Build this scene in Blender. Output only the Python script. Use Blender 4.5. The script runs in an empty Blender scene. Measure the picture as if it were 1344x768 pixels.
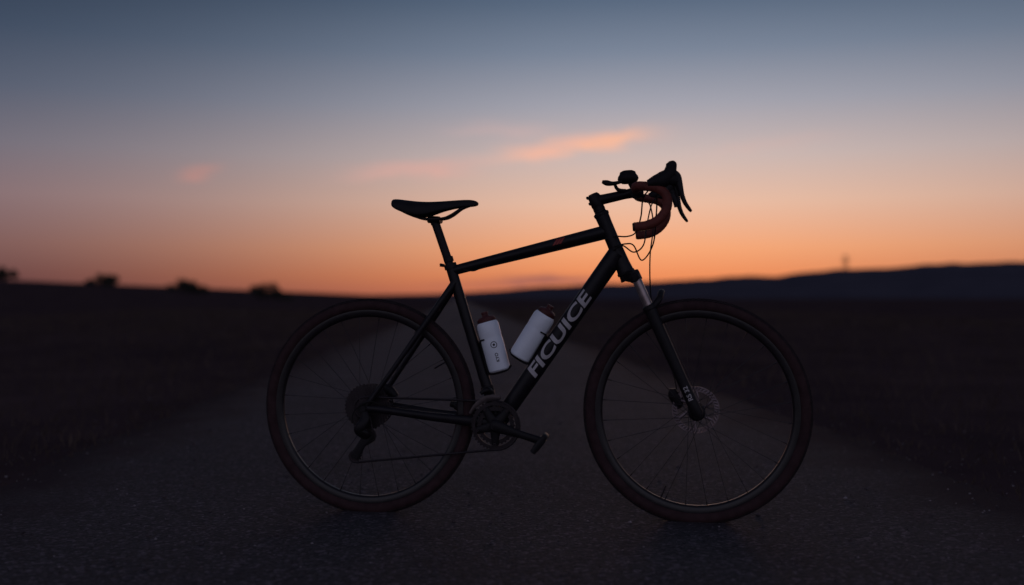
import bpy, bmesh, math, random
from mathutils import Vector, Matrix, noise
random.seed(7)
scene = bpy.context.scene
scene.view_settings.view_transform = 'Standard'
scene.view_settings.look = 'None'
scene.view_settings.exposure = 0
COL = scene.collection

def lin(r, g, b):
    f = lambda c: (c/255/12.92) if c/255 <= 0.04045 else ((c/255+0.055)/1.055)**2.4
    return (f(r), f(g), f(b), 1)

# ------------------------------------------------------------ materials
def mat(name, col, rough=0.5, metal=0.0, spec=0.5, var=0.25, nscale=40, bump=0.0, bscale=300, coat=0.0):
    m = bpy.data.materials.new(name); m.use_nodes = True
    nt = m.node_tree; N = nt.nodes; L = nt.links
    b = N["Principled BSDF"]
    tc = N.new("ShaderNodeTexCoord")
    nz = N.new("ShaderNodeTexNoise"); nz.inputs["Scale"].default_value = nscale; nz.inputs["Detail"].default_value = 5
    L.new(tc.outputs["Object"], nz.inputs["Vector"])
    r = N.new("ShaderNodeValToRGB")
    r.color_ramp.elements[0].position = 0.3; r.color_ramp.elements[1].position = 0.7
    r.color_ramp.elements[0].color = tuple(c*(1-var) for c in col[:3])+(1,)
    r.color_ramp.elements[1].color = tuple(min(1, c*(1+var)) for c in col[:3])+(1,)
    L.new(nz.outputs["Fac"], r.inputs["Fac"]); L.new(r.outputs["Color"], b.inputs["Base Color"])
    mr = N.new("ShaderNodeMapRange"); mr.inputs["To Min"].default_value = max(0.02, rough-0.08); mr.inputs["To Max"].default_value = min(1, rough+0.1)
    L.new(nz.outputs["Fac"], mr.inputs["Value"]); L.new(mr.outputs["Result"], b.inputs["Roughness"])
    b.inputs["Metallic"].default_value = metal
    b.inputs["Specular IOR Level"].default_value = spec
    b.inputs["Coat Weight"].default_value = coat
    if bump > 0:
        n2 = N.new("ShaderNodeTexNoise"); n2.inputs["Scale"].default_value = bscale; n2.inputs["Detail"].default_value = 4
        L.new(tc.outputs["Object"], n2.inputs["Vector"])
        bp = N.new("ShaderNodeBump"); bp.inputs["Strength"].default_value = bump; bp.inputs["Distance"].default_value = 0.002
        L.new(n2.outputs["Fac"], bp.inputs["Height"]); L.new(bp.outputs["Normal"], b.inputs["Normal"])
    return m

M_frame = mat("frame_paint", (0.009, 0.007, 0.010), 0.42, spec=0.22)
M_black = mat("black_alloy", (0.010, 0.008, 0.010), 0.5, spec=0.2)
M_rubber = mat("tyre_tread", (0.026, 0.018, 0.020), 0.8, spec=0.12, bump=0.4)
M_side = mat("tyre_sidewall", (0.038, 0.020, 0.022), 0.75, spec=0.12, bump=0.2)
M_rim = mat("rim", (0.012, 0.009, 0.011), 0.36, spec=0.4)
M_spoke = mat("spoke_steel", (0.03, 0.026, 0.03), 0.45, metal=0.7)
M_steel = mat("steel", (0.20, 0.155, 0.17), 0.4, metal=0.9)
M_dsteel = mat("dark_steel", (0.030, 0.024, 0.027), 0.45, metal=0.8)
M_stan = mat("stanchion", (0.30, 0.24, 0.24), 0.3, metal=0.7)
M_tape = mat("bar_tape", (0.120, 0.026, 0.019), 0.65, spec=0.3, bump=0.6, bscale=120)
M_saddle = mat("saddle_cover", (0.010, 0.008, 0.010), 0.55, spec=0.2, bump=0.2)
M_hood = mat("hood_rubber", (0.009, 0.007, 0.009), 0.6, spec=0.18)
M_white = mat("decal_white", (0.42, 0.39, 0.41), 0.5, var=0.15)
M_red = mat("decal_red", (0.25, 0.02, 0.015), 0.5)
M_bottle = mat("bottle_plastic", (0.72, 0.75, 0.82), 0.38, var=0.06, nscale=12)
M_cap = mat("bottle_cap", (0.07, 0.018, 0.018), 0.5, spec=0.3)
M_ink = mat("bottle_print", (0.03, 0.03, 0.035), 0.5)
M_cable = mat("cable_housing", (0.012, 0.010, 0.010), 0.5, spec=0.2)

# ------------------------------------------------------------ mesh helpers
def mkobj(name, verts, faces, m=None, parent=None, smooth=True, angle=40, mats=None, fm=None):
    me = bpy.data.meshes.new(name)
    me.from_pydata([tuple(v) for v in verts], [], faces)
    if mats:
        for x in mats: me.materials.append(x)
        if fm: me.polygons.foreach_set("material_index", fm)
    elif m: me.materials.append(m)
    bm = bmesh.new(); bm.from_mesh(me); bmesh.ops.recalc_face_normals(bm, faces=bm.faces); bm.to_mesh(me); bm.free()
    if smooth:
        me.polygons.foreach_set("use_smooth", [True]*len(me.polygons))
        me.set_sharp_from_angle(angle=math.radians(angle))
    me.update()
    o = bpy.data.objects.new(name, me); COL.objects.link(o)
    if parent: o.parent = parent
    return o

class Geo:
    """accumulates several pieces in one mesh"""
    def __init__(s): s.v = []; s.f = []; s.m = []
    def add(s, vf, mi=0, M=None):
        v, f = vf; o = len(s.v)
        s.v += [(M @ Vector(p)) if M else Vector(p) for p in v]
        s.f += [tuple(i+o for i in q) for q in f]
        s.m += [mi]*len(f)
        return s
    def obj(s, name, mats, parent=None, smooth=True, angle=40):
        return mkobj(name, s.v, s.f, mats=mats, fm=s.m, parent=parent, smooth=smooth, angle=angle)

def catmull(P, n=8):
    P = [tuple(p) for p in P]; out = []
    for i in range(len(P)-1):
        p0 = P[max(i-1, 0)]; p1 = P[i]; p2 = P[i+1]; p3 = P[min(i+2, len(P)-1)]
        for k in range(n):
            t = k/n
            out.append(tuple(0.5*((2*b)+(-a+c)*t+(2*a-5*b+4*c-d)*t*t+(-a+3*b-3*c+d)*t**3) for a, b, c, d in zip(p0, p1, p2, p3)))
    out.append(P[-1]); return out

def sweep(P, R, seg=14, ref=(0, 1, 0), curve=0, cap=True, ribs=None):
    """P points, R list/float of radius or (a,b)"""
    if not isinstance(R, list): R = [R]*len(P)
    R = [r if isinstance(r, tuple) else (r, r) for r in R]
    if curve:
        Q = catmull([tuple(p)+tuple(r) for p, r in zip(P, R)], curve)
        P = [q[:3] for q in Q]; R = [(max(q[3], 1e-5), max(q[4], 1e-5)) for q in Q]
    P = [Vector(p) for p in P]; V = []; F = []
    T = []
    for i in range(len(P)):
        T.append((P[min(i+1, len(P)-1)]-P[max(i-1, 0)]).normalized())
    u = Vector(ref)
    for i, p in enumerate(P):
        u = u - T[i]*u.dot(T[i])
        if u.length < 1e-4: u = Vector((0.3, 0.1, 1)).cross(T[i])
        u.normalize(); w = T[i].cross(u)
        a, b = R[i]
        if ribs: k = 1+ribs*((i % 3) == 0); a *= k; b *= k
        for j in range(seg):
            th = 2*math.pi*j/seg
            V.append(p+u*(a*math.cos(th))+w*(b*math.sin(th)))
    for i in range(len(P)-1):
        for j in range(seg):
            k = (j+1) % seg
            F.append((i*seg+j, i*seg+k, (i+1)*seg+k, (i+1)*seg+j))
    if cap:
        F.append(tuple(range(seg))[::-1]); F.append(tuple((len(P)-1)*seg+j for j in range(seg)))
    return V, F

def lathe(prof, seg=48, closed=False):
    """profile (r,h) around Z"""
    V = []; F = []; n = len(prof)
    for j in range(seg):
        a = 2*math.pi*j/seg
        for r, h in prof: V.append(Vector((r*math.cos(a), r*math.sin(a), h)))
    rng = n if closed else n-1
    for j in range(seg):
        k = (j+1) % seg
        for i in range(rng):
            i2 = (i+1) % n
            F.append((j*n+i, k*n+i, k*n+i2, j*n+i2))
    return V, F

RY = Matrix.Rotation(math.radians(90), 4, 'X')   # lathe Z axis -> -Y (h>0 goes to -Y)
def axisM(c, flip=False):
    return Matrix.Translation(Vector(c)) @ RY

def alignM(p0, p1):
    d = (Vector(p1)-Vector(p0)).normalized()
    return Matrix.Translation(Vector(p0)) @ d.to_track_quat('Z', 'Y').to_matrix().to_4x4()

def box(cx, cy, cz, sx, sy, sz):
    V = [Vector((cx+a*sx/2, cy+b*sy/2, cz+c*sz/2)) for a in (-1, 1) for b in (-1, 1) for c in (-1, 1)]
    F = [(0, 1, 3, 2), (4, 6, 7, 5), (0, 4, 5, 1), (2, 3, 7, 6), (0, 2, 6, 4), (1, 5, 7, 3)]
    return V, F

def toothed(r, n, rin, th, depth=0.004):
    out = []; m = n*4
    for i in range(m):
        a = 2*math.pi*i/m; rr = r if i % 4 in (0, 1) else r-depth
        out.append((rr*math.cos(a), rr*math.sin(a)))
    V = []; F = []
    for z in (-th/2, th/2):
        V += [Vector((x, y, z)) for x, y in out]
        V += [Vector((rin*math.cos(2*math.pi*i/m), rin*math.sin(2*math.pi*i/m), z)) for i in range(m)]
    for i in range(m):
        k = (i+1) % m
        F += [(i, k, m+k, m+i), (2*m+i, 3*m+i, 3*m+k, 2*m+k), (i, 2*m+i, 2*m+k, k), (m+i, m+k, 3*m+k, 3*m+i)]
    return V, F

def cuboid_bar(p0, p1, w, h, ref=(0, 1, 0)):
    return sweep([p0, p1], (w/1.414, h/1.414), seg=4, ref=ref)

# ------------------------------------------------------------ bicycle
YAW = math.radians(-8.4)
bike = bpy.data.objects.new("bicycle", None); COL.objects.link(bike)
bike.location = (-0.464, 3.243, 0); bike.rotation_euler = (0, 0, YAW)
BM = Matrix.Translation(bike.location) @ Matrix.Rotation(YAW, 4, 'Z')
RH = Vector((0, 0, 0.35)); FH = Vector((1.047, 0, 0.35)); BB = Vector((0.424, 0, 0.301))

def wheel(name, c, front):
    M = axisM(c)
    w = bpy.data.objects.new(name, None); COL.objects.link(w); w.parent = bike
    # tyre
    prof = []; n = 22; r0 = 0.3295; hw = 0.0205
    for i in range(n):
        a = 2*math.pi*i/n
        prof.append((r0+0.0195*math.cos(a), hw*math.sin(a)))
    g = Geo(); v, f = lathe(prof, 120, True)
    g.add((v, f), 0, M)
    for k, q in enumerate(f):
        i = k % n; a = 2*math.pi*(i+0.5)/n
        g.m[k] = 0 if math.cos(a) > 0.55 else 1
    nk = 130
    for j in range(nk):
        for row in (-2, -1, 0, 1, 2):
            a = 2*math.pi*(j+(0.5 if row % 2 else 0))/nk
            ph = row*0.36; rr = r0+0.0197*math.cos(ph); hh = hw*math.sin(ph)
            Mk = M @ Matrix.Rotation(a, 4, 'Z') @ Matrix.Translation((rr, 0, hh)) @ Matrix.Rotation(-ph, 4, 'Y')
            g.add(box(0, 0, 0, 0.0032, 0.0095, 0.0055), 0, Mk)
    g.obj("tyre", [M_rubber, M_side], w, angle=35)
    # rim
    rp = [(0.3135, -0.0125), (0.3135, 0.0125), (0.305, 0.0132), (0.296, 0.010), (0.2905, 0.004), (0.2905, -0.004), (0.296, -0.010), (0.305, -0.0132)]
    Geo().add(lathe(rp, 120, True), 0, M).obj("rim", [M_rim], w, angle=25)
    # hub
    fl = 0.030
    hp = [(0.0, -0.058), (0.010, -0.058), (0.010, -0.045), (0.013, -0.040), (0.026, -fl-0.002), (0.026, -fl+0.002), (0.014, -fl+0.006),
          (0.012, 0), (0.014, fl-0.006), (0.026, fl-0.002), (0.026, fl+0.002), (0.013, 0.040), (0.010, 0.045), (0.010, 0.058), (0.0, 0.058)]
    Geo().add(lathe(hp, 36), 0, M).obj("hub", [M_black], w)
    # spokes
    g = Geo(); ns = 28
    for i in range(ns):
        side = 1 if i % 2 else -1
        ar = 2*math.pi*(i+0.5)/ns
        off = math.radians(62)*(1 if (i//2) % 2 else -1)
        ah = ar+off
        p0 = M @ Vector((0.024*math.cos(ah), 0.024*math.sin(ah), side*fl))
        p1 = M @ Vector((0.292*math.cos(ar), 0.292*math.sin(ar), side*0.003))
        g.add(sweep([p0, p1], 0.0009, 6, ref=(0.2, 1, 0.3)))
        pn = p1+(p0-p1).normalized()*0.014
        g.add(sweep([p1, pn], 0.0018, 6, ref=(0.2, 1, 0.3)), 1)
    g.obj("spokes", [M_spoke, M_dsteel], w)
    # valve
    a = math.radians(248 if front else 30)
    g = Geo().add(sweep([M @ Vector((0.29*math.cos(a), 0.29*math.sin(a), 0)), M @ Vector((0.25*math.cos(a), 0.25*math.sin(a), 0))], 0.0026, 8))
    g.obj("valve", [M_dsteel], w)
    # disc rotor (left side of the bike = -h)
    g = Geo(); R = 0.070 if not front else 0.074; h = -0.043; t = 0.0009
    for (ra, rb) in ((R-0.0035, R), (R-0.016, R-0.013)):
        g.add(lathe([(ra, h-t), (rb, h-t), (rb, h+t), (ra, h+t)], 80, True), 0, M)
    for i in range(40):
        a = 2*math.pi*i/40; a2 = a+0.10
        p0 = M @ Vector(((R-0.003)*math.cos(a), (R-0.003)*math.sin(a), h)); p1 = M @ Vector(((R-0.0135)*math.cos(a2), (R-0.0135)*math.sin(a2), h))
        g.add(cuboid_bar(p0, p1, 0.0016, 0.005), 0)
    for i in range(6):
        a = 2*math.pi*i/6; a2 = a+0.5
        p0 = M @ Vector((0.018*math.cos(a), 0.018*math.sin(a), h)); p1 = M @ Vector(((R-0.014)*math.cos(a2), (R-0.014)*math.sin(a2), h))
        g.add(cuboid_bar(p0, p1, 0.0018, 0.006), 0)
    g.add(lathe([(0.010, h-0.003), (0.024, h-0.003), (0.024, h+0.002), (0.010, h+0.002)], 40, True), 1, M)
    g.obj("brake_rotor", [M_steel if front else M_dsteel, M_black], w, angle=30)
    return w
wheel("rear_wheel", RH, False)
wheel("front_wheel", FH, True)

# frame tubes
st_top = Vector((0.2685, 0, 0.806)); ht_top = Vector((0.7551, 0, 0.9613)); ht_bot = Vector((0.829, 0, 0.785))
def fr(name, P, R, m=M_frame, seg=24, curve=0, **k):
    return Geo().add(sweep(P, R, seg, curve=curve, **k)).obj(name, [m], bike)
fr("seat_tube", [BB+Vector((-0.003, 0, 0.02)), (0.378, 0, 0.45), st_top], [0.019, 0.0172, 0.0168])
fr("top_tube", [st_top+Vector((0.010, 0, -0.016)), (0.52, 0, 0.851), (0.772, 0, 0.912)], [(0.0155, 0.0160), (0.0165, 0.0175), (0.018, 0.021)], curve=4)
DT0 = Vector((0.434, 0, 0.318)); DT1 = Vector((0.803, 0, 0.843)); RD = 0.0285
fr("down_tube", [DT0, DT0.lerp(DT1, .3), DT0.lerp(DT1, .7), DT1], [0.0265, RD, RD, 0.029], seg=32)
fr("head_tube", [ht_bot, ht_bot.lerp(ht_top, .15), ht_bot.lerp(ht_top, .5), ht_bot.lerp(ht_top, .85), ht_top], [0.026, 0.0235, 0.0215, 0.0215, 0.0225])
for s in (-1, 1):
    n = "drive" if s < 0 else "offside"
    fr("seatstay_"+n, [(0.283, s*0.011, 0.752), (0.25, s*0.026, 0.70), (0.13, s*0.050, 0.527), (0.035, s*0.064, 0.392), (0.012, s*0.066, 0.362)],
       [0.0105, 0.0105, 0.009, 0.0085, 0.008], curve=4, seg=14)
    fr("chainstay_"+n, [(0.415, s*0.026, 0.303), (0.36, s*0.034, 0.310), (0.22, s*0.048, 0.325), (0.07, s*0.064, 0.345), (0.010, s*0.066, 0.350)],
       [(0.009, 0.018), (0.009, 0.017), (0.010, 0.014), (0.009, 0.012), (0.006, 0.011)], curve=4, seg=14)
    g = Geo().add(lathe([(0, -0.004), (0.019, -0.004), (0.019, 0.004), (0, 0.004)], 24), 0, axisM((0.0, s*0.066, 0.350)))
    g.add(lathe([(0, -0.003), (0.010, -0.003), (0.010, 0.006), (0, 0.006)], 18), 0, axisM((0.0, s*0.070, 0.350)) if s < 0 else axisM((0.0, s*0.074, 0.350)))
    g.obj("dropout_"+n, [M_black], bike)
fr("stay_bridge", [(0.225, -0.032, 0.665), (0.225, 0.032, 0.665)], 0.007, seg=12, ref=(1, 0, 0))
Geo().add(lathe([(0, -0.042), (0.024, -0.042), (0.024, -0.034), (0.0215, -0.034), (0.0215, 0.034), (0.024, 0.034), (0.024, 0.042), (0, 0.042)], 32), 0, axisM(BB)).obj("bottom_bracket_shell", [M_frame], bike)

# seat clamp, post, saddle
sd = (st_top-BB).normalized()
g = Geo().add(lathe([(0.0150, -0.012), (0.0205, -0.012), (0.0205, 0.004), (0.0150, 0.004)], 28, True), 0, alignM(st_top+sd*0.002, st_top+sd))
g.add(sweep([st_top+Vector((-0.018, -0.008, 0.0)), st_top+Vector((-0.032, -0.008, 0.002))], 0.0055, 10), 0)
g.add(sweep([st_top+Vector((-0.030, -0.010, 0.004)), st_top+Vector((-0.030, 0.012, 0.004))], 0.0035, 8, ref=(1, 0, 0)), 0)
g.obj("seat_clamp", [M_black], bike)
post_top = Vector((0.2190, 0, 0.945))
g = Geo().add(sweep([st_top-sd*0.03, post_top], 0.0137, 24), 0)
g.add(lathe([(0.0142, 0), (0.0160, 0.001), (0.0160, 0.016), (0.0142, 0.017)], 24), 0, alignM(st_top+sd*0.012, st_top+sd))
g.add(sweep([(0.197, 0, 0.9535), (0.238, 0, 0.9515)], [(0.026, 0.010), (0.026, 0.010)], 16), 0)
g.add(sweep([(0.205, 0, 0.962), (0.232, 0, 0.960)], [(0.025, 0.005), (0.025, 0.005)], 12), 0)
g.add(sweep([post_top-sd*0.006, post_top+Vector((-0.002, 0, 0.012))], [0.0155, 0.018], 16), 0)
g.obj("seatpost", [M_black], bike)
# saddle loft
SX = [0.080, 0.086, 0.102, 0.135, 0.170, 0.205, 0.240, 0.280, 0.320, 0.348, 0.361]
SW = [0.030, 0.055, 0.068, 0.070, 0.060, 0.044, 0.031, 0.023, 0.0195, 0.016, 0.007]
ST = [1.0140, 1.0210, 1.0210, 1.0165, 1.0125, 1.0115, 1.0130, 1.0155, 1.0175, 1.0160, 1.0080]
SD = [0.010, 0.026, 0.038, 0.047, 0.050, 0.042, 0.032, 0.026, 0.023, 0.021, 0.008]
V = []; F = []; secn = 0
for x, w, t, d in zip(SX, SW, ST, SD):
    sec = [(0, 0), (.3, -.0), (.6, -.04), (.82, -.16), (.95, -.42), (1.0, -.72), (.97, -1.0), (.88, -.98), (.80, -.62), (.5, -.38), (0, -.33)]
    full = [(a, b) for a, b in sec]+[(-a, b) for a, b in sec[1:-1]][::-1]
    secn = len(full)
    for a, b in full:
        dip = -0.0018*math.exp(-(a/0.25)**2)*(1 if 0.1 < x < 0.32 else 0)
        V.append(Vector((x, a*w, t+b*d+dip)))
for i in range(len(SX)-1):
    for j in range(secn):
        k = (j+1) % secn; F.append((i*secn+j, i*secn+k, (i+1)*secn+k, (i+1)*secn+j))
F.append(tuple(range(secn))); F.append(tuple((len(SX)-1)*secn+j for j in range(secn)))
o = mkobj("saddle", V, F, M_saddle, bike, angle=180); md = o.modifiers.new("s", 'SUBSURF'); md.levels = 2; md.render_levels = 2
g = Geo()
for s in (-1, 1):
    g.add(sweep([(0.098, s*0.036, 0.995), (0.110, s*0.034, 0.985), (0.145, s*0.026, 0.968), (0.185, s*0.022, 0.957), (0.245, s*0.022, 0.957), (0.275, s*0.019, 0.968), (0.305, s*0.012, 0.988), (0.335, s*0.008, 0.999)], 0.0036, 10, curve=5), 0)
g.obj("saddle_rails", [M_dsteel], bike)

# headset, stem, bars
hd = (ht_top-ht_bot).normalized()
g = Geo()
Mh = alignM(ht_top, ht_top+hd)
g.add(lathe([(0, -0.001), (0.0235, -0.001), (0.0245, 0.002), (0.0245, 0.008), (0.0185, 0.012), (0.0185, 0.017), (0.0175, 0.0172), (0.0175, 0.018), (0.0188, 0.0182), (0.0188, 0.026), (0.0175, 0.0262), (0.0175, 0.027), (0.0185, 0.0272), (0.0185, 0.032), (0, 0.032)], 32), 0, Mh)
g.add(lathe([(0.026, 0), (0.028, 0.001), (0.028, 0.009), (0.024, 0.010)], 32), 0, alignM(ht_bot-hd*0.009, ht_bot))
g.obj("headset", [M_black], bike)
clampP = Vector((0.864, 0, 1.034))
ht2 = ht_top+hd*0.030; ht3 = ht_top+hd*0.070
g = Geo()
g.add(sweep([ht2, ht2.lerp(ht3, .1), ht2.lerp(ht3, .9), ht3], [0.0185, 0.0198, 0.0198, 0.0180], 28), 0)
g.add(sweep([ht3, ht3+hd*0.004], [0.0165, 0.0150], 24), 0)
g.add(sweep([ht2.lerp(ht3, .5), ht2.lerp(ht3, .5).lerp(clampP, .2), ht2.lerp(ht3, .5).lerp(clampP, .7), clampP], [(0.016, 0.018), (0.016, 0.016), (0.0165, 0.0145), (0.020, 0.017)], 24), 0)
g.add(lathe([(0.0, -0.023), (0.0205, -0.023), (0.0215, -0.021), (0.0215, 0.021), (0.0205, 0.023), (0.0, 0.023)], 32), 0, axisM(clampP))
for a in (-0.016, 0.016):
    for b in (-0.013, 0.013):
        g.add(sweep([clampP+Vector((0.005, a, b)), clampP+Vector((0.025, a, b))], 0.0032, 8), 0)
b0 = ht2.lerp(ht3, .5)
for dz in (-0.010, 0.010):
    g.add(sweep([b0+hd*dz+Vector((-0.022, -0.010, 0)), b0+hd*dz+Vector((-0.022, 0.012, 0))], 0.0045, 8, ref=(1, 0, 0)), 0)
g.obj("stem", [M_black], bike)
# bars
g = Geo()
g.add(sweep([clampP+Vector((0, -0.075, 0)), clampP+Vector((0, 0.075, 0))], 0.0152, 20, ref=(1, 0, 0)), 0)
for s in (-1, 1):
    P = [(0.864, s*0.070, 1.034), (0.864, s*0.120, 1.034), (0.866, s*0.150, 1.034), (0.876, s*0.174, 1.033), (0.900, s*0.185, 1.030), (0.928, s*0.188, 1.024), (0.950, s*0.189, 1.008),
         (0.958, s*0.190, 0.984), (0.952, s*0.191, 0.957), (0.931, s*0.193, 0.931), (0.899, s*0.195, 0.915), (0.862, s*0.196, 0.910)]
    g.add(sweep(P, [0.0138]*len(P), 20, ref=(1, 0, 0), curve=9, ribs=0.04), 1)
    g.add(sweep([(0.862, s*0.196, 0.910), (0.856, s*0.196, 0.9095)], [0.0142, 0.0110], 18), 0)
g.obj("drop_handlebar", [M_black, M_tape], bike, angle=60)
# brake/shift levers
for s in (-1, 1):
    n = "near" if s < 0 else "far"
    g = Geo(); y = s*0.189
    g.add(sweep([(0.900, y, 1.037), (0.922, y, 1.043), (0.945, y, 1.050), (0.962, y, 1.065), (0.968, y, 1.083), (0.969, y, 1.096), (0.968, y, 1.103)],
                [(0.015, 0.011), (0.018, 0.019), (0.0185, 0.024), (0.0175, 0.020), (0.0155, 0.0165), (0.0145, 0.0150), (0.007, 0.007)], 20, curve=6), 0)
    g.add(sweep([(0.955, y, 1.055), (0.978, y, 1.048), (0.992, y, 1.040)], [(0.014, 0.020), (0.013, 0.017), (0.010, 0.010)], 16, curve=4), 0)
    g.add(sweep([(0.972, y, 1.075), (0.986, y-s*0.001, 1.060), (0.992, y, 1.034), (0.999, y+s*0.002, 1.004), (1.008, y+s*0.004, 0.980), (1.022, y+s*0.006, 0.959), (1.027, y+s*0.006, 0.954)],
                [(0.009, 0.006), (0.011, 0.010), (0.011, 0.0100), (0.0105, 0.0075), (0.010, 0.0065), (0.009, 0.0050), (0.004, 0.003)], 16, curve=6), 1)
    g.add(sweep([(0.975, y-s*0.012, 1.045), (0.985, y-s*0.013, 1.020), (0.988, y-s*0.012, 1.000)], [(0.004, 0.008), (0.004, 0.008), (0.003, 0.005)], 12, curve=4), 1)
    g.obj("brake_lever_"+n, [M_hood, M_black], bike, angle=60)
# bell on the bar
g = Geo()
Mb = Matrix.Translation((0.838, -0.01, 1.066)) @ Matrix.Rotation(math.radians(-4), 4, 'Y')
g.add(lathe([(0, -0.006), (0.020, -0.006), (0.029, 0.000), (0.033, 0.008), (0.031, 0.016), (0.026, 0.023), (0.024, 0.030), (0.016, 0.034), (0, 0.035)], 32), 0, Mb)
g.add(sweep([(0.856, -0.01, 1.044), (0.845, -0.01, 1.062)], [0.011, 0.009], 12), 0)
g.add(sweep([(0.820, -0.03, 1.064), (0.792, -0.032, 1.058), (0.772, -0.034, 1.060), (0.758, -0.034, 1.064)], [(0.008, 0.005), (0.008, 0.0065), (0.010, 0.009), (0.007, 0.005)], 12, curve=4), 0)
g.add(sweep([(0.795, -0.03, 1.060), (0.806, -0.02, 1.040), (0.83, -0.01, 1.036)], [0.005, 0.006, 0.007], 10, curve=3), 0)
g.obj("handlebar_bell", [M_hood], bike, angle=50)

# fork
g = Geo(); ct = Vector((0.859, 0, 0.770)); fd = (FH-ct).normalized()
g.add(sweep([ht_bot-hd*0.006, ht_bot-hd*0.028], [0.024, 0.026], 28), 0)
crown = [(0.862, -0.085, 0.764), (0.858, -0.062, 0.768), (0.848, -0.03, 0.770), (0.845, 0, 0.769), (0.848, 0.03, 0.770), (0.858, 0.062, 0.768), (0.862, 0.085, 0.764)]
g.add(sweep(crown, [(0.010, 0.012), (0.019, 0.021), (0.022, 0.018), (0.026, 0.018), (0.022, 0.018), (0.019, 0.021), (0.010, 0.012)], 18, ref=(1, 0, 0), curve=5), 0)
for s in (-1, 1):
    y = Vector((0, s*0.064, 0))
    def at(t): return ct+y+(FH-ct)*t
    g.add(sweep([at(-0.035), at(-0.03), at(0.03)], [0.014, 0.0175, 0.0175], 20), 0)
    g.add(sweep([at(0.02), at(0.30)], 0.0140, 24), 1)
    g.add(sweep([at(0.215), at(0.222), at(0.245), at(0.25), at(0.45), at(0.75), at(0.93), at(1.0), at(1.035)],
                [0.0165, 0.0205, 0.0205, 0.0185, 0.0182, 0.0165, 0.0175, 0.0200, 0.012], 24), 0)
    g.add(lathe([(0, -0.012), (0.016, -0.012), (0.018, -0.006), (0.018, 0.006), (0.014, 0.012), (0, 0.012)], 24), 0, axisM(FH+y*1.02))
# lower arch
a0 = ct+(FH-ct)*0.235+Vector((0.014, 0, 0.006))
g.add(sweep([a0+Vector((0, -0.066, 0)), a0+Vector((0.016, -0.058, 0.022)), a0+Vector((0.022, -0.03, 0.040)), a0+Vector((0.024, 0, 0.044)), a0+Vector((0.022, 0.03, 0.040)), a0+Vector((0.016, 0.058, 0.022)), a0+Vector((0, 0.066, 0))],
            [(0.010, 0.009)]*7, 14, ref=(1, 0, 0), curve=5), 0)
# caliper on the left leg
c0 = FH+Vector((-0.060, 0.056, 0.035))
g.add(sweep([c0+Vector((-0.012, 0, 0.030)), c0+Vector((-0.010, 0, 0.012)), c0, c0+Vector((0.006, 0, -0.022)), c0+Vector((0.010, 0, -0.032))], [(0.012, 0.010), (0.017, 0.018), (0.018, 0.021), (0.016, 0.016), (0.010, 0.008)], 16, curve=3), 0)
g.obj("suspension_fork", [M_black, M_stan], bike)
g = Geo(); c1 = RH+Vector((0.055, 0.052, 0.045))
g.add(sweep([c1+Vector((-0.02, 0, 0.018)), c1, c1+Vector((0.022, 0, -0.018))], [(0.012, 0.010), (0.016, 0.017), (0.012, 0.010)], 14, curve=3), 0)
g.obj("rear_caliper", [M_black], bike)

# drivetrain (right side = -Y)
g = Geo(); radii = [0.076, 0.069, 0.062, 0.056, 0.050, 0.045, 0.040, 0.036, 0.032, 0.028, 0.024]
for i, r in enumerate(radii):
    g.add(toothed(r, int(2*math.pi*r/0.0127), r*0.55 if r > 0.05 else 0.013, 0.0018), 0, axisM((0, -0.024-i*0.0036, 0.35)))
    if r > 0.05:
        for k in range(5):
            a = k*2*math.pi/5+i*0.1
            p = Vector((0, -0.024-i*0.0036, 0.35))
            g.add(cuboid_bar(p+Vector((0.012*math.cos(a), 0, 0.012*math.sin(a))), p+Vector((r*0.6*math.cos(a), 0, r*0.6*math.sin(a))), 0.0016, 0.010), 0)
g.add(lathe([(0, -0.004), (0.015, -0.004), (0.015, 0.040), (0, 0.040)], 24), 0, axisM((0, -0.024, 0.35)))
g.obj("cassette", [M_dsteel], bike, angle=30)
g = Geo(); cy = -0.047
g.add(toothed(0.079, 42, 0.064, 0.0035, 0.0045), 0, axisM(BB+Vector((0, cy-0.004, 0))))
g.add(toothed(0.062, 30, 0.046, 0.003, 0.004), 0, axisM(BB+Vector((0, cy+0.004, 0))))
for k in range(5):
    a = math.radians(-20+72*k)
    g.add(sweep([BB+Vector((0.010*math.cos(a), cy-0.004, 0.010*math.sin(a))), BB+Vector((0.045*math.cos(a), cy-0.002, 0.045*math.sin(a))), BB+Vector((0.069*math.cos(a), cy, 0.069*math.sin(a)))], [(0.006, 0.018), (0.005, 0.012), (0.0045, 0.011)], 12), 1)
    g.add(lathe([(0, 0), (0.005, 0), (0.005, 0.005), (0, 0.005)], 12), 2, axisM(BB+Vector((0.060*math.cos(a), cy-0.006, 0.060*math.sin(a)))))
pe = BB+Vector((0.146, 0, -0.042)); pf = BB-Vector((0.146, 0, -0.042))
g.add(sweep([BB+Vector((-0.012, -0.058, 0.003)), BB+Vector((0.0, -0.062, 0)), BB.lerp(pe, .5)+Vector((0, -0.070, 0)), pe+Vector((0, -0.076, 0)), pe+Vector((0.012, -0.076, -0.0035))],
            [(0.006, 0.012), (0.010, 0.020), (0.007, 0.0125), (0.007, 0.0125), (0.004, 0.007)], 16, curve=5), 1)
g.add(sweep([BB+Vector((0.012, 0.058, -0.003)), BB+Vector((0, 0.062, 0)), BB.lerp(pf, .5)+Vector((0, 0.070, 0)), pf+Vector((0, 0.076, 0)), pf+Vector((-0.012, 0.076, 0.0035))],
            [(0.006, 0.012), (0.010, 0.018), (0.007, 0.0125), (0.007, 0.0125), (0.004, 0.007)], 16, curve=5), 1)
g.add(sweep([BB+Vector((0, -0.070, 0)), BB+Vector((0, 0.066, 0))], 0.012, 20, ref=(1, 0, 0)), 1)
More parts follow.
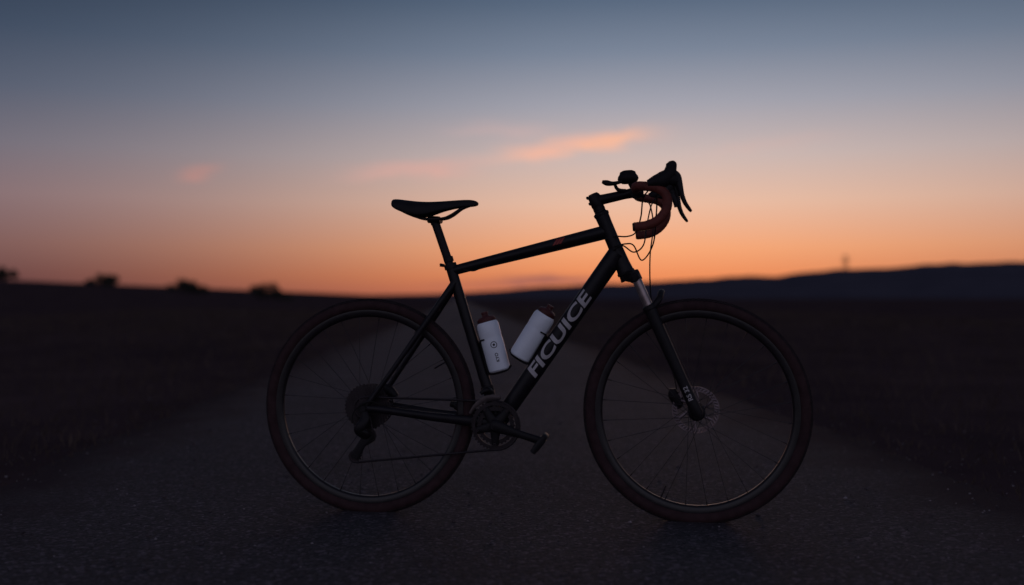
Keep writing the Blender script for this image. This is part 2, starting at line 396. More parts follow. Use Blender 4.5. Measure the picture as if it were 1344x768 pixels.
g.obj("crankset", [M_dsteel, M_black, M_dsteel], bike)
def pedal(name, c, s, tilt):
    g = Geo(); M = Matrix.Translation(c) @ Matrix.Rotation(tilt, 4, 'Y')
    g.add(sweep([(0, 0, 0), (0, s*0.075, 0)], [0.007, 0.009], 14, ref=(1, 0, 0)), 0, M)
    for q in (-1, 1):
        g.add(sweep([(q*0.028, s*0.018, 0), (q*0.032, s*0.030, 0), (q*0.032, s*0.062, 0), (q*0.027, s*0.078, 0)], [(0.004, 0.009)]*4, 10, ref=(1, 0, 0), curve=3), 0, M)
    for yy in (0.020, 0.076):
        g.add(sweep([(-0.030, s*yy, 0), (0.030, s*yy, 0)], [(0.004, 0.010)]*2, 10), 0, M)
    g.add(box(0, s*0.048, 0, 0.040, 0.040, 0.022), 0, M)
    g.obj(name, [M_black], bike)
pedal("pedal_drive", pe+Vector((0.003, -0.078, 0)), -1, math.radians(-52))
pedal("pedal_offside", pf+Vector((0, 0.078, 0)), 1, math.radians(15))
# rear derailleur
J1 = Vector((0.014, -0.052, 0.262)); J2 = Vector((-0.030, -0.052, 0.196))
g = Geo()
for J in (J1, J2):
    g.add(toothed(0.0215, 11, 0.006, 0.003, 0.004), 1, axisM(J)); g.add(lathe([(0, -0.006), (0.008, -0.006), (0.008, 0.009), (0, 0.009)], 16), 0, axisM(J))
for yy in (-0.007, 0.007):
    g.add(sweep([J1+Vector((0.006, yy, 0.008)), J1+Vector((0, yy, 0)), J1.lerp(J2, .5)+Vector((-0.004, yy, 0)), J2+Vector((0, yy, 0)), J2+Vector((-0.004, yy, -0.008))], [(0.0015, 0.010), (0.0015, 0.016), (0.0015, 0.012), (0.0015, 0.015), (0.0015, 0.007)], 12, curve=4), 0)
g.add(sweep([(0.004, -0.070, 0.338), (0.008, -0.074, 0.320), (0.000, -0.078, 0.300), (-0.012, -0.076, 0.282), (0.006, -0.068, 0.266), (0.014, -0.060, 0.262)],
            [(0.007, 0.011), (0.010, 0.016), (0.013, 0.017), (0.013, 0.018), (0.011, 0.018), (0.008, 0.012)], 16, curve=5), 0)
g.obj("rear_derailleur", [M_black, M_dsteel], bike)
# front derailleur
g = Geo()
g.add(sweep([(0.402, -0.020, 0.405), (0.392, -0.038, 0.412), (0.375, -0.044, 0.400)], [(0.012, 0.010), (0.010, 0.009), (0.006, 0.006)], 12, curve=3), 0)
for yy in (-0.040, -0.058):
    P = [BB+Vector((0.0885*math.cos(a), yy, 0.0885*math.sin(a))) for a in [math.radians(q) for q in (80, 95, 110, 125, 140, 155)]]
    g.add(sweep(P, [(0.001, 0.006), (0.001, 0.009), (0.001, 0.010), (0.001, 0.008), (0.001, 0.006), (0.001, 0.004)], 8, ref=(0, 1, 0)), 1)
g.add(lathe([(0.017, -0.009), (0.021, -0.009), (0.021, 0.009), (0.017, 0.009)], 24, True), 0, alignM(BB+sd*0.115, BB+sd*0.2))
g.obj("front_derailleur", [M_black, mat("derailleur_cage", (0.075, 0.06, 0.062), 0.45, metal=0.9)], bike)
# chain
path = []
def arc(c, r, a0, a1, n, y0, y1):
    for i in range(n+1):
        a = math.radians(a0+(a1-a0)*i/n); path.append(Vector((c[0]+r*math.cos(a), y0+(y1-y0)*i/n, c[2]+r*math.sin(a))))
arc(BB, 0.0765, 95, -95, 20, -0.051, -0.051)
arc(J2, 0.0215, -85, -200, 6, -0.052, -0.052)
arc(J1, 0.0215, -60, 60, 6, -0.052, -0.052)
arc(RH, 0.0345, 300-360, -270, 14, -0.052, -0.052)
path.append(path[0].copy())
res = []; acc = 0; step = 0.0127
for a, b in zip(path, path[1:]):
    L_ = (b-a).length
    while acc < L_: res.append(a.lerp(b, acc/L_)); acc += step
    acc -= L_
g = Geo()
for i in range(len(res)):
    a = res[i]; b = res[(i+1) % len(res)]
    w = 0.0062 if i % 2 else 0.0042
    m_ = (a+b)/2; d = (b-a)
    g.add(sweep([a-d*0.18, a+d*0.02, m_, b-d*0.02, b+d*0.18], [(w/2, 0.002), (w/2, 0.0042), (w/2, 0.0030), (w/2, 0.0042), (w/2, 0.002)], 8), 0)
g.obj("chain", [M_dsteel], bike, angle=30)

# cables
g = Geo(); cb = 0.0023
for P in ([(0.955, -0.175, 1.045), (0.930, -0.13, 1.020), (0.925, -0.07, 0.960), (0.915, -0.02, 0.870), (0.880, 0.01, 0.820), (0.855, -0.02, 0.865), (0.83, -0.03, 0.87), (0.795, -0.028, 0.862)],
          [(0.955, 0.175, 1.045), (0.915, 0.15, 1.020), (0.895, 0.08, 0.940), (0.885, 0.02, 0.870), (0.855, -0.01, 0.845), (0.82, -0.028, 0.865), (0.79, -0.028, 0.850)],
          [(0.90, -0.165, 1.018), (0.885, -0.12, 1.000), (0.878, -0.07, 0.950), (0.862, -0.045, 0.905), (0.835, -0.03, 0.893), (0.800, -0.022, 0.895)],
          [(0.890, 0.16, 1.02), (0.905, 0.10, 1.00), (0.915, 0.06, 0.93), (0.905, 0.06, 0.84), (0.905, 0.075, 0.74), (0.915, 0.084, 0.66), (0.955, 0.083, 0.54), (0.985, 0.072, 0.43), (0.985, 0.060, 0.395)],
          [(0.800, -0.020, 0.895), (0.70, -0.012, 0.872), (0.5, -0.012, 0.826), (0.375, -0.008, 0.798), (0.345, -0.006, 0.789), (0.315, -0.016, 0.792)],
          [(0.05, -0.066, 0.365), (0.02, -0.075, 0.372), (-0.02, -0.078, 0.350), (-0.035, -0.078, 0.315), (-0.018, -0.078, 0.295)]):
    g.add(sweep(P, [cb]*len(P), 8, ref=(0.1, 0.3, 1), curve=8), 0)
g.obj("cables", [M_cable], bike)

# decals: flat text wrapped round a tube
def text_mesh(txt, size, bold=0.0, shear=0.0, sx=1.0):
    cu = bpy.data.curves.new("t", 'FONT'); cu.body = txt; cu.size = size; cu.offset = bold; cu.shear = shear; cu.resolution_u = 4
    o = bpy.data.objects.new("t", cu); COL.objects.link(o)
    dg = bpy.context.evaluated_depsgraph_get(); me = bpy.data.meshes.new_from_object(o.evaluated_get(dg))
    bpy.data.objects.remove(o)
    bm = bmesh.new(); bm.from_mesh(me)
    xs = [v.co.x for v in bm.verts]; ys = [v.co.y for v in bm.verts]
    mx, Mx, my, My = min(xs), max(xs), min(ys), max(ys)
    for v in bm.verts: v.co.x = (v.co.x-mx)*sx; v.co.y -= (my+My)/2
    return bm, (Mx-mx)*sx, My-my
def wrap(bm, name, p0, d, R, m, parent, nrm=(0, -1, 0), lift=0.0006, step=0.003):
    ys = [v.co.y for v in bm.verts]; y = min(ys)+step
    while y < max(ys):
        bmesh.ops.bisect_plane(bm, geom=bm.verts[:]+bm.edges[:]+bm.faces[:], plane_co=(0, y, 0), plane_no=(0, 1, 0)); y += step
    d = Vector(d).normalized(); nr = Vector(nrm).normalized(); nr = (nr-d*nr.dot(d)).normalized(); up = nr.cross(d)
    R2 = R+lift
    for v in bm.verts:
        ph = v.co.y/R2
        v.co = Vector(p0)+d*v.co.x+up*(R2*math.sin(ph))+nr*(R2*math.cos(ph))
    me = bpy.data.meshes.new(name); bm.to_mesh(me); bm.free(); me.materials.append(m)
    o = bpy.data.objects.new(name, me); COL.objects.link(o)
    if parent: o.parent = parent
    return o
dd = (DT1-DT0).normalized()
bm, w, h = text_mesh("FICUICE", 0.056, 0.0016, 0.15)
k = 0.318/w
for v in bm.verts: v.co.x *= k
wrap(bm, "down_tube_lettering", DT0+dd*0.172, dd, RD, M_white, bike, nrm=(0, -1, 0.12), lift=0.0012)
bm, w, h = text_mesh("RS 32", 0.020, 0.0003)
wrap(bm, "fork_lettering", ct+Vector((0, -0.064, 0))+(FH-ct)*0.90, -(FH-ct), 0.0178, M_white, bike, lift=0.0012)
bm, w, h = text_mesh("///", 0.022, 0.0015, 0.3, 1.6)
tt = (Vector((0.772, 0, 0.912))-Vector((0.52, 0, 0.851))).normalized()
wrap(bm, "top_tube_badge", Vector((0.60, 0, 0.8705)), tt, 0.0180, M_red, bike, nrm=(0, -1, 0.3), lift=0.0006)

# bottle cages + bottles
def bottle(name, p0, p1, logo):
    p0 = BM @ Vector(p0); p1 = BM @ Vector(p1); M = alignM(p0, p1)
    R = 0.0355
    prof = [(0, 0.004), (0.022, 0.003), (0.030, 0.0), (0.0345, 0.004), (R, 0.012), (R, 0.100), (R-0.0008, 0.104), (R-0.0008, 0.114), (R, 0.118), (R, 0.148), (R-0.002, 0.156), (R-0.006, 0.161)]
    g = Geo(); g.add(lathe(prof, 48), 0, M)
    cap = [(R-0.008, 0.158), (R-0.007, 0.160), (R-0.007, 0.172), (R-0.010, 0.176), (0.017, 0.179), (0.012, 0.181), (0.010, 0.186), (0.0115, 0.189), (0.0105, 0.194), (0.0, 0.195)]
    g.add(lathe(cap, 40), 1, M)
    for i in range(30):
        a = 2*math.pi*i/30
        g.add(box(R-0.0068, 0, 0.166, 0.0016, 0.003, 0.009), 1, M @ Matrix.Rotation(a, 4, 'Z'))
    o = g.obj(name, [M_bottle, M_cap], None, angle=35)
    axis = (p1-p0).normalized(); nr = Vector((0.10, -1, 0))
    if logo:
        b = bmesh.new(); n = 28
        for (ra, rb) in ((0.0085, 0.0108), (0.0, 0.0040)):
            ring = []
            for i in range(n):
                a = 2*math.pi*i/n
                ring.append((b.verts.new((0.085+ra*math.cos(a), ra*math.sin(a), 0)) if ra else None, b.verts.new((0.085+rb*math.cos(a), rb*math.sin(a), 0))))
            if ra:
                for i in range(n): b.faces.new((ring[i][0], ring[i][1], ring[(i+1) % n][1], ring[(i+1) % n][0]))
            else: b.faces.new([r[1] for r in ring])
        q = wrap(b, "logo", p0, axis, R, M_ink, None, nrm=nr); q.parent = o
        b, w, h = text_mesh("KYO", 0.014, 0.0004)
        for v in b.verts: v.co.x += 0.030
        q = wrap(b, "print", p0, axis, R, M_ink, None, nrm=nr); q.parent = o
    return o
B1a, B1b = Vector((0.4305, 0, 0.4700)), Vector((0.3790, 0, 0.657))
B2a, B2b = Vector((0.492, 0, 0.513)), Vector((0.597, 0, 0.682))
bottle("water_bottle", B1a, B1b, True)
bottle("water_bottle", B2a, B2b, False)
g = Geo()
for (a, b, side) in ((B1a, B1b, -1), (B2a, B2b, 1)):
    ax = (b-a).normalized(); nx = Vector((-ax.z, 0, ax.x))
    tow = nx if side < 0 else -nx                            # towards the tube
    Yv = Vector((0, 1, 0))
    P = [a+ax*0.108+tow*(0.0372*math.cos(q))+Yv*(0.0372*math.sin(q)) for q in [math.radians(x) for x in range(-60, 61, 15)]]
    g.add(sweep(P, 0.0024, 8, ref=tuple(ax)), 0)
    for s in (-1, 1):
        P = [a+ax*0.108+tow*0.035+Yv*s*0.012, a+ax*0.06+tow*0.038+Yv*s*0.012, a+ax*0.01+tow*0.038+Yv*s*0.012, a-ax*0.004+tow*0.030+Yv*s*0.012, a-ax*0.005-tow*0.02+Yv*s*0.012, a+ax*0.008-tow*0.0385+Yv*s*0.010]
        g.add(sweep(P, [0.0024]*len(P), 8, ref=(0, 1, 0), curve=5), 0)
    g.add(cuboid_bar(a+ax*0.005+tow*0.039, a+ax*0.105+tow*0.039, 0.022, 0.006), 0)
g.obj("bottle_cages", [M_black], bike)

# ------------------------------------------------------------ terrain
def ss(a, b, x):
    t = max(0, min(1, (x-a)/(b-a))); return t*t*(3-2*t)
def gh(xl, y):
    h = 4.4*ss(-16, -95, xl)*ss(50, 190, y)
    h += 0.5*ss(30, 200, xl)*ss(80, 200, y)
    e = ss(2.3, 3.6, abs(xl))
    h += e*(0.05*noise.noise(Vector((xl*0.9, y*0.9, 0)))+0.10*noise.noise(Vector((xl*0.12, y*0.12, 3))))-0.03*e
    return h
def spaced(mx, d0, k):
    v = [0.0]; d = d0
    while v[-1] < mx: v.append(v[-1]+d); d *= k
    return v
pos = spaced(4500, 0.28, 1.075)
XS = [-a for a in pos[::-1]]+pos[1:]
yp = spaced(5000, 0.3, 1.045); yn = spaced(300, 0.6, 1.2)
YS = [-a for a in yn[::-1]]+yp[1:]
V = [(x-0.055*y, y, gh(x, y)) for y in YS for x in XS]; nx_ = len(XS)
F = [(j*nx_+i, j*nx_+i+1, (j+1)*nx_+i+1, (j+1)*nx_+i) for j in range(len(YS)-1) for i in range(nx_-1)]

def ground_mat(name, c1, c2, sc, bump, bs, rough=1.0, spec=0.0, specks=None, edge=None):
    m = bpy.data.materials.new(name); m.use_nodes = True; nt = m.node_tree; N = nt.nodes; L = nt.links
    b = N["Principled BSDF"]; b.inputs["Roughness"].default_value = rough; b.inputs["Specular IOR Level"].default_value = spec
    tc = N.new("ShaderNodeTexCoord")
    n1 = N.new("ShaderNodeTexNoise"); n1.inputs["Scale"].default_value = sc; n1.inputs["Detail"].default_value = 8; n1.inputs["Roughness"].default_value = 0.65
    L.new(tc.outputs["Object"], n1.inputs["Vector"])
    r = N.new("ShaderNodeValToRGB"); r.color_ramp.elements[0].position = 0.35; r.color_ramp.elements[1].position = 0.65
    r.color_ramp.elements[0].color = c1; r.color_ramp.elements[1].color = c2
    L.new(n1.outputs["Fac"], r.inputs["Fac"]); out = r.outputs["Color"]
    n2 = N.new("ShaderNodeTexNoise"); n2.inputs["Scale"].default_value = bs; n2.inputs["Detail"].default_value = 6
    L.new(tc.outputs["Object"], n2.inputs["Vector"])
    hgt = n2.outputs["Fac"]
    if specks:
        vo = N.new("ShaderNodeTexVoronoi"); vo.inputs["Scale"].default_value = 105; L.new(tc.outputs["Object"], vo.inputs["Vector"])
        sp = N.new("ShaderNodeSeparateColor"); L.new(vo.outputs["Color"], sp.inputs["Color"])
        r2 = N.new("ShaderNodeValToRGB"); r2.color_ramp.elements[0].position = 0.0; r2.color_ramp.elements[0].color = (0.5, 0.5, 0.5, 1)
        e = r2.color_ramp.elements[1]; e.position = 0.8; e.color = (1.15, 1.15, 1.15, 1)
        e = r2.color_ramp.elements.new(0.985); e.color = (2.8, 2.7, 2.8, 1)
        L.new(sp.outputs["Red"], r2.inputs["Fac"])
        mx = N.new("ShaderNodeMix"); mx.data_type = 'RGBA'; mx.blend_type = 'MULTIPLY'; mx.inputs["Factor"].default_value = 1
        L.new(out, mx.inputs["A"]); L.new(r2.outputs["Color"], mx.inputs["B"]); out = mx.outputs["Result"]
        ad = N.new("ShaderNodeMath"); ad.operation = 'SUBTRACT'; L.new(n2.outputs["Fac"], ad.inputs[0]); L.new(vo.outputs["Distance"], ad.inputs[1]); hgt = ad.outputs[0]
    if edge:
        # dirt washed in over the ragged road edges
        sx = N.new("ShaderNodeSeparateXYZ"); L.new(tc.outputs["Object"], sx.inputs[0])
        def mt(op, a, b_):
            n = N.new("ShaderNodeMath"); n.operation = op
            for i, v in enumerate((a, b_)):
                if isinstance(v, (int, float)): n.inputs[i].default_value = v
                else: L.new(v, n.inputs[i])
            return n.outputs[0]
        xl = mt('ADD', sx.outputs[0], mt('MULTIPLY', sx.outputs[1], 0.055))
        dist = mt('ABSOLUTE', mt('SUBTRACT', xl, 0.115), 0)
        n3 = N.new("ShaderNodeTexNoise"); n3.inputs["Scale"].default_value = 2.2; n3.inputs["Detail"].default_value = 7; L.new(tc.outputs["Object"], n3.inputs["Vector"])
        dist = mt('ADD', dist, mt('MULTIPLY', mt('SUBTRACT', n3.outputs["Fac"], 0.5), 0.9))
        mr = N.new("ShaderNodeMapRange"); mr.interpolation_type = 'SMOOTHSTEP'; mr.inputs["From Min"].default_value = 1.20; mr.inputs["From Max"].default_value = 1.80; L.new(dist, mr.inputs["Value"])
        mx = N.new("ShaderNodeMix"); mx.data_type = 'RGBA'; L.new(mr.outputs[0], mx.inputs["Factor"]); L.new(out, mx.inputs["A"]); mx.inputs["B"].default_value = edge; out = mx.outputs["Result"]
        m2 = N.new("ShaderNodeMapRange"); m2.inputs["To Min"].default_value = spec; m2.inputs["To Max"].default_value = 0.02; L.new(mr.outputs[0], m2.inputs["Value"]); L.new(m2.outputs[0], b.inputs["Specular IOR Level"])
    L.new(out, b.inputs["Base Color"])
    bp = N.new("ShaderNodeBump"); bp.inputs["Strength"].default_value = bump; bp.inputs["Distance"].default_value = 0.006
    L.new(hgt, bp.inputs["Height"]); L.new(bp.outputs["Normal"], b.inputs["Normal"])
    return m
M_ground = ground_mat("dry_field_soil", (0.048, 0.031, 0.034, 1), (0.090, 0.058, 0.058, 1), 0.35, 0.6, 20)
M_road = ground_mat("asphalt", (0.040, 0.033, 0.038, 1), (0.056, 0.047, 0.053, 1), 1.1, 0.9, 60, rough=0.84, spec=0.25, specks=True, edge=(0.054, 0.038, 0.041, 1))
mkobj("ground", V, F, M_ground, None, angle=180)
# road
ys = [-25.0]
while ys[-1] < 1400: ys.append(ys[-1]+(0.12 if -1 < ys[-1] < 14 else 0.5 if ys[-1] < 60 else 8))
V = []; F = []
for y in ys:
    jl = 0.10*noise.noise(Vector((0, y*0.7, 1)))+0.05*noise.noise(Vector((0, y*4, 5))); jr = 0.10*noise.noise(Vector((9, y*0.7, 1)))+0.05*noise.noise(Vector((9, y*4, 5)))
    for x in (-1.72+jl, -0.8, 0.1, 1.0, 1.95+jr): V.append((x-0.055*y, y, 0.004 if abs(x-0.1) > 1.5 else 0.010))
for j in range(len(ys)-1):
    for i in range(4): F.append((j*5+i, j*5+i+1, (j+1)*5+i+1, (j+1)*5+i))
mkobj("road", V, F, M_road, None, angle=180)

# gravel
M_g1 = mat("gravel_dark", (0.075, 0.060, 0.066), 0.85, spec=0.1, var=0.4); M_g2 = mat("gravel_pale", (0.26, 0.225, 0.24), 0.8, spec=0.1, var=0.3)
g = Geo()
for i in range(8000):
    y = 1.6+8.5*random.random()**1.6; xl = random.uniform(-2.6, 2.8) if random.random() < 0.7 else random.choice((-1.62, 1.85))+random.gauss(0, 0.35)
    s = random.choice((0.0015, 0.002, 0.0025, 0.003, 0.004)) if random.random() < 0.96 else random.uniform(0.005, 0.009)
    z = 0.010 if abs(xl-0.1) < 1.4 else 0.005
    c = Vector((xl-0.055*y, y, z+s*0.3))
    vs = [c+Vector(p)*s*random.uniform(0.7, 1.3) for p in ((1, 0, 0), (0, 1, 0), (-1, 0, 0), (0, -1, 0), (0, 0, .8), (0, 0, -.8))]
    g.add((vs, [(0, 1, 4), (1, 2, 4), (2, 3, 4), (3, 0, 4), (1, 0, 5), (2, 1, 5), (3, 2, 5), (0, 3, 5)]), 1 if random.random() < (0.18 if s < 0.005 else 0.05) else 0)
g.obj("gravel", [M_g1, M_g2], None, smooth=False)

# grass
M_grass = mat("dry_grass", (0.075, 0.053, 0.045), 0.9, spec=0.05, var=0.4, nscale=1.5)
V = []; F = []
for i in range(70000):
    side = random.choice((-1, 1)); d = random.random()**1.7*16
    y = 1.0+random.random()**1.5*55
    xl = (1.90+d) if side > 0 else (-1.67-d)
    cl = noise.noise(Vector((xl*1.3, y*1.3, 7)))
    if cl < -0.15 and random.random() < 0.8: continue
    h = random.uniform(0.03, 0.11)*(0.5+0.6*min(1, d/1.5))*(1+cl)*(1+y/60); w = 0.0022*(1+y/9)
    x = xl-0.055*y; z = gh(xl, y)-0.01; a = random.uniform(0, 6.28); lx = random.gauss(0, h*0.45); ly = random.gauss(0, h*0.45)
    n = len(V); ca, sa = math.cos(a)*w, math.sin(a)*w
    V += [(x-ca, y-sa, z), (x+ca, y+sa, z), (x+lx*0.4+ca*.7, y+ly*0.4+sa*.7, z+h*0.6), (x+lx*0.4-ca*.7, y+ly*0.4-sa*.7, z+h*0.6), (x+lx, y+ly, z+h)]
    F += [(n, n+1, n+2, n+3), (n+3, n+2, n+4)]
me = bpy.data.meshes.new("grass"); me.from_pydata(V, [], F); me.materials.append(M_grass)
COL.objects.link(bpy.data.objects.new("grass", me))

# hills
prof = [(-3000, 391), (-600, 388), (0, 386), (430, 388), (560, 386), (640, 382), (700, 377), (760, 375), (830, 371), (900, 367), (960, 361), (1020, 361), (1100, 355), (1180, 352), (1250, 345), (1310, 343), (1380, 341), (1700, 350), (2400, 360), (4500, 370)]
def pslope(t):
    px = 672+1307*t
    for (a, ya), (b, yb) in zip(prof, prof[1:]):
        if a <= px <= b: return (392-(ya+(yb-ya)*(px-a)/(b-a)))/1307
    return 0.015
V = []; F = []; rr = [(2000, -0.02), (2250, 0.22), (2500, 0.50), (2750, 0.82), (2950, 1.0), (3200, 0.85), (3600, 0.4), (4100, -0.02)]
NA = 700
for i in range(NA+1):
    az = -1.2+2.4*i/NA; t = math.tan(az)
    for r_, k in rr:
        H = pslope(t)*2950*math.cos(az)
        x = r_*math.sin(az); y = r_*math.cos(az)
        nz_ = noise.noise(Vector((x/260, y/260, 0)))*0.26+noise.noise(Vector((x/60, y/60, 2)))*0.14
        V.append((x, y, H*k*(1+nz_*(0.5 if k == 1.0 else 1)) if k > 0 else -2.0))
for i in range(NA):
    for j in range(len(rr)-1): F.append((i*8+j, i*8+j+1, (i+1)*8+j+1, (i+1)*8+j))
M_hill = ground_mat("wooded_hillside_haze_tint", (0.070, 0.064, 0.084, 1), (0.095, 0.086, 0.108, 1), 0.01, 0.0, 1)  # bluish base colour carries the distance haze over the woods
mkobj("hills", V, F, M_hill, None, angle=180)

# transmission tower on the ridge
g = Geo(); az = math.atan((1110-672)/1307); tx, ty = 2940*math.sin(az), 2940*math.cos(az); tz = pslope(math.tan(az))*2950*0.92; H = 46; r0 = 5.5
def lvl(z): return r0*(1-z/H)**0.8*0.9+0.7
for k in range(7):
    z0, z1 = H*k/7, H*(k+1)/7; a, b = lvl(z0), lvl(z1)
    c = [(1, 1), (1, -1), (-1, -1), (-1, 1)]
    for q in range(4):
        p, n = c[q], c[(q+1) % 4]
        P = lambda s, w, z: Vector((tx+s[0]*w, ty+s[1]*w, tz+z))
        g.add(sweep([P(p, a, z0), P(p, b, z1)], 0.40, 5), 0); g.add(sweep([P(p, a, z0), P(n, b, z1)], 0.25, 4), 0); g.add(sweep([P(n, a, z0), P(p, b, z1)], 0.25, 4), 0)
for z, w in ((26, 13), (33, 15), (40, 11)):
    g.add(sweep([(tx-w, ty, tz+z), (tx, ty, tz+z+1.2), (tx+w, ty, tz+z)], [0.5, 1.2, 0.5], 5), 0)
g.obj("transmission_tower", [M_dsteel], None)

# bushes on the left rise
M_leaf = mat("bush_foliage", (0.045, 0.045, 0.035), 0.9, spec=0.1, var=0.4, nscale=1); M_bark = mat("bark", (0.06, 0.045, 0.04), 0.9)
def bush(px, Y, wid, hei, seed):
    rnd = random.Random(seed); x = (px-672)/1307*Y; xl = x+0.055*Y; z = gh(xl, Y)-0.15
    g = Geo(); blobs = []
    for k in range(16):
        cx = rnd.uniform(-.42, .42); c = Vector((cx*wid, rnd.uniform(-.3, .3)*wid, rnd.uniform(.12, .85-abs(cx)*.8)*hei)); blobs.append((c, rnd.uniform(.12, .20)*wid))
        g.add(sweep([(0, 0, 0), (c.x*.35, c.y*.35, c.z*.45), tuple(c)], [0.07*hei*.6, 0.045*hei*.6, 0.012], 6, ref=(1, 0, 0)), 1)
    for k in range(4200):
        c, r = rnd.choice(blobs); d = Vector((rnd.gauss(0, 1), rnd.gauss(0, 1), rnd.gauss(0, .8))).normalized()*r*rnd.random()**0.4
        p = c+d; p.z = max(p.z, 0.05); s = rnd.uniform(.08, .17)
        u = Vector((rnd.gauss(0, 1), rnd.gauss(0, 1), rnd.gauss(0, 1))).normalized()*s; w_ = u.orthogonal().normalized()*s*.6
        g.add(([p-u, p+w_, p+u, p-w_], [(0, 1, 2, 3)]), 0)
    o = g.obj("bush", [M_leaf, M_bark], None, smooth=False); o.location = (x, Y, z)
bush(350, 188, 5.8, 3.9, 1); bush(240, 190, 5.2, 3.4, 2); bush(139, 190, 4.4, 2.9, 3); bush(5, 190, 4.6, 2.7, 4)
bush(263, 192, 3.4, 1.9, 5); bush(376, 186, 2.6, 1.2, 6); bush(120, 194, 2.6, 1.3, 7)

# ------------------------------------------------------------ world
W = bpy.data.worlds.new("World"); scene.world = W; W.use_nodes = True
nt = W.node_tree; N = nt.nodes; L = nt.links
bg = N["Background"]; bg.inputs["Strength"].default_value = 1.0
tc = N.new("ShaderNodeTexCoord"); sep = N.new("ShaderNodeSeparateXYZ"); L.new(tc.outputs["Generated"], sep.inputs[0])
def ma(op, a, b=None, clamp=False):
    n = N.new("ShaderNodeMath"); n.operation = op; n.use_clamp = clamp
    for i, v in enumerate((a, b)):
        if v is None: continue
        if isinstance(v, (int, float)): n.inputs[i].default_value = v
        else: L.new(v, n.inputs[i])
    return n.outputs[0]
def mixc(f, a, b):
    n = N.new("ShaderNodeMix"); n.data_type = 'RGBA'
    if isinstance(f, (int, float)): n.inputs["Factor"].default_value = f
    else: L.new(f, n.inputs["Factor"])
    for nm, v in (("A", a), ("B", b)):
        if isinstance(v, tuple): n.inputs[nm].default_value = v
        else: L.new(v, n.inputs[nm])
    return n.outputs["Result"]
def ramp(f, stops):
    n = N.new("ShaderNodeValToRGB"); cr = n.color_ramp; cr.interpolation = 'LINEAR'
    while len(cr.elements) < len(stops): cr.elements.new(0.5)
    for e, (p, c) in zip(cr.elements, stops): e.position = p
    for e, (p, c) in zip(cr.elements, stops): e.color = lin(*c)
    L.new(f, n.inputs["Fac"]); return n.outputs["Color"]
X, Yc, Z = sep.outputs[0], sep.outputs[1], sep.outputs[2]
az = ma('ARCTAN2', X, Yc)
da_ = ma('SUBTRACT', az, 0.14)
sig = ma('ADD', 0.42, ma('MULTIPLY', ma('GREATER_THAN', da_, 0), 0.18))
q = ma('POWER', ma('ABSOLUTE', ma('DIVIDE', da_, sig)), 2)
w = ma('POWER', 2.71828, ma('MULTIPLY', q, -1))
cen = ramp(Z, [(0, (198, 110, 84)), (.022, (228, 138, 92)), (.05, (238, 164, 120)), (.095, (228, 186, 163)), (.14, (200, 182, 178)), (.19, (160, 161, 173)), (.24, (118, 131, 151)), (.287, (84, 102, 125)), (.45, (64, 76, 100)), (1, (54, 59, 78))])
sid = ramp(Z, [(0, (62, 45, 57)), (.022, (76, 56, 68)), (.05, (100, 76, 85)), (.095, (116, 97, 108)), (.14, (98, 96, 112)), (.19, (70, 80, 101)), (.24, (50, 64, 86)), (.287, (38, 51, 72)), (.45, (42, 52, 72)), (1, (54, 59, 78))])
front = mixc(w, sid, cen)
mr = N.new("ShaderNodeMapRange"); mr.inputs["From Min"].default_value = 0.15; mr.inputs["From Max"].default_value = -0.6; L.new(Yc, mr.inputs["Value"])
mr.interpolation_type = 'SMOOTHSTEP'
back = ramp(Z, [(0, (174, 168, 184)), (.25, (164, 164, 186)), (.55, (94, 100, 124)), (1, (54, 59, 78))])
sky = mixc(mr.outputs[0], front, back)
# clouds
cmb = N.new("ShaderNodeCombineXYZ"); L.new(ma('MULTIPLY', az, 22), cmb.inputs[0]); L.new(ma('MULTIPLY', Z, 110), cmb.inputs[1])
nz = N.new("ShaderNodeTexNoise"); nz.inputs["Scale"].default_value = 1.0; nz.inputs["Detail"].default_value = 5; L.new(cmb.outputs[0], nz.inputs["Vector"])
nf = ma('SUBTRACT', nz.outputs["Fac"], 0.5)
def streak(base, a0, z0, ha, hz, tilt, amt, col):
    da = ma('SUBTRACT', az, a0)
    dz = ma('SUBTRACT', ma('SUBTRACT', Z, z0), ma('MULTIPLY', da, tilt))
    dz = ma('ADD', dz, ma('MULTIPLY', nf, hz*3.5))
    qq = ma('ADD', ma('POWER', ma('ABSOLUTE', ma('DIVIDE', da, ha)), 2.5), ma('POWER', ma('ABSOLUTE', ma('DIVIDE', dz, hz)), 2))
    f = ma('MULTIPLY', ma('POWER', 2.71828, ma('MULTIPLY', qq, -1)), ma('MULTIPLY', ma('ADD', nf, 0.75), amt*1.25), True)
    return mixc(f, base, col)
sky = streak(sky, 0.058, 0.151, 0.070, 0.0076, 0.14, 0.90, lin(244, 182, 158))
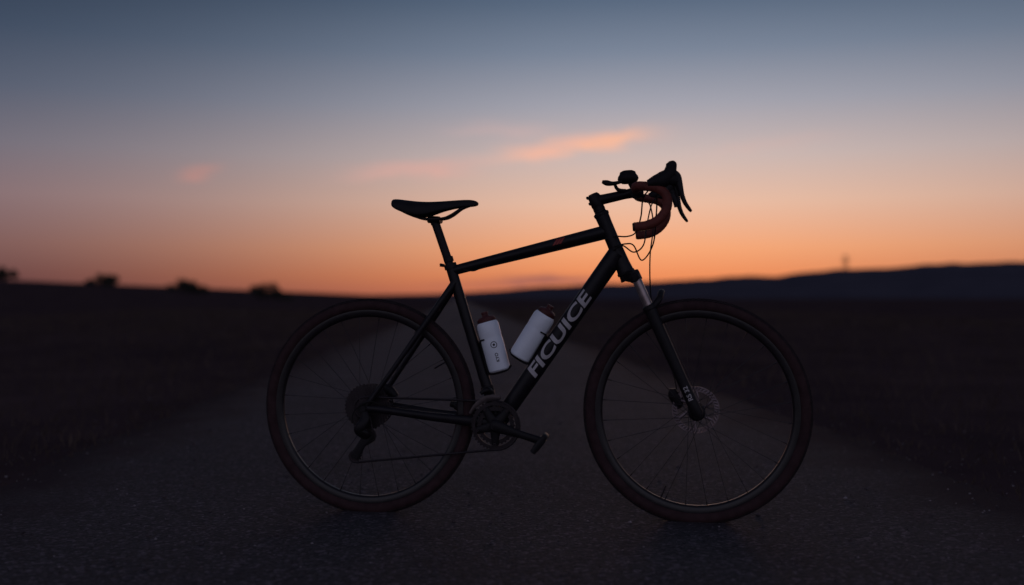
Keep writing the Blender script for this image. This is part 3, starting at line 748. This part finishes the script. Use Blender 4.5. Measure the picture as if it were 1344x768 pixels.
sky = streak(sky, 0.095, 0.155, 0.032, 0.0060, 0.20, 0.75, lin(253, 186, 150))
sky = streak(sky, -0.097, 0.128, 0.058, 0.0078, 0.08, 0.55, lin(226, 168, 156))
sky = streak(sky, -0.01, 0.166, 0.050, 0.0060, 0.0, 0.35, lin(216, 176, 170))
sky = streak(sky, -0.304, 0.121, 0.018, 0.0060, 0.25, 0.65, lin(190, 136, 128))
sky = streak(sky, 0.25, 0.148, 0.060, 0.0060, 0.1, 0.20, lin(222, 176, 164))
sky = streak(sky, 0.037, 0.0185, 0.048, 0.0045, 0.0, 1.0, lin(134, 88, 92))
sky = streak(sky, -0.03, 0.014, 0.050, 0.0035, 0.0, 0.5, lin(150, 92, 88))
ns = N.new("ShaderNodeTexSky"); ns.sky_type = 'NISHITA'; ns.sun_disc = False; ns.sun_elevation = math.radians(0.5); ns.sun_rotation = math.radians(9)
add = N.new("ShaderNodeMix"); add.data_type = 'RGBA'; add.blend_type = 'ADD'; add.inputs["Factor"].default_value = 0.005
L.new(sky, add.inputs["A"]); L.new(ns.outputs[0], add.inputs["B"]); L.new(add.outputs["Result"], bg.inputs["Color"])
# last glow of the sun, just at the horizon behind the bike
sl = bpy.data.lights.new("sun", 'SUN'); sl.energy = 0.08; sl.color = (1, 0.5, 0.3); sl.angle = math.radians(8)
so = bpy.data.objects.new("sun", sl); COL.objects.link(so)
az0 = math.radians(9); el = math.radians(1.5)
dv = Vector((math.sin(az0)*math.cos(el), math.cos(az0)*math.cos(el), math.sin(el)))
so.rotation_euler = dv.to_track_quat('Z', 'Y').to_euler()

# ------------------------------------------------------------ camera
cam = bpy.data.cameras.new("camera"); co = bpy.data.objects.new("camera", cam); COL.objects.link(co)
cam.sensor_width = 36; cam.lens = 35; co.location = (0, 0, 0.70)
co.rotation_euler = (math.radians(90+0.35), 0, 0)
cam.clip_end = 20000; cam.clip_start = 0.05
cam.dof.use_dof = True; cam.dof.focus_distance = 3.10; cam.dof.aperture_fstop = 1.15
scene.camera = co
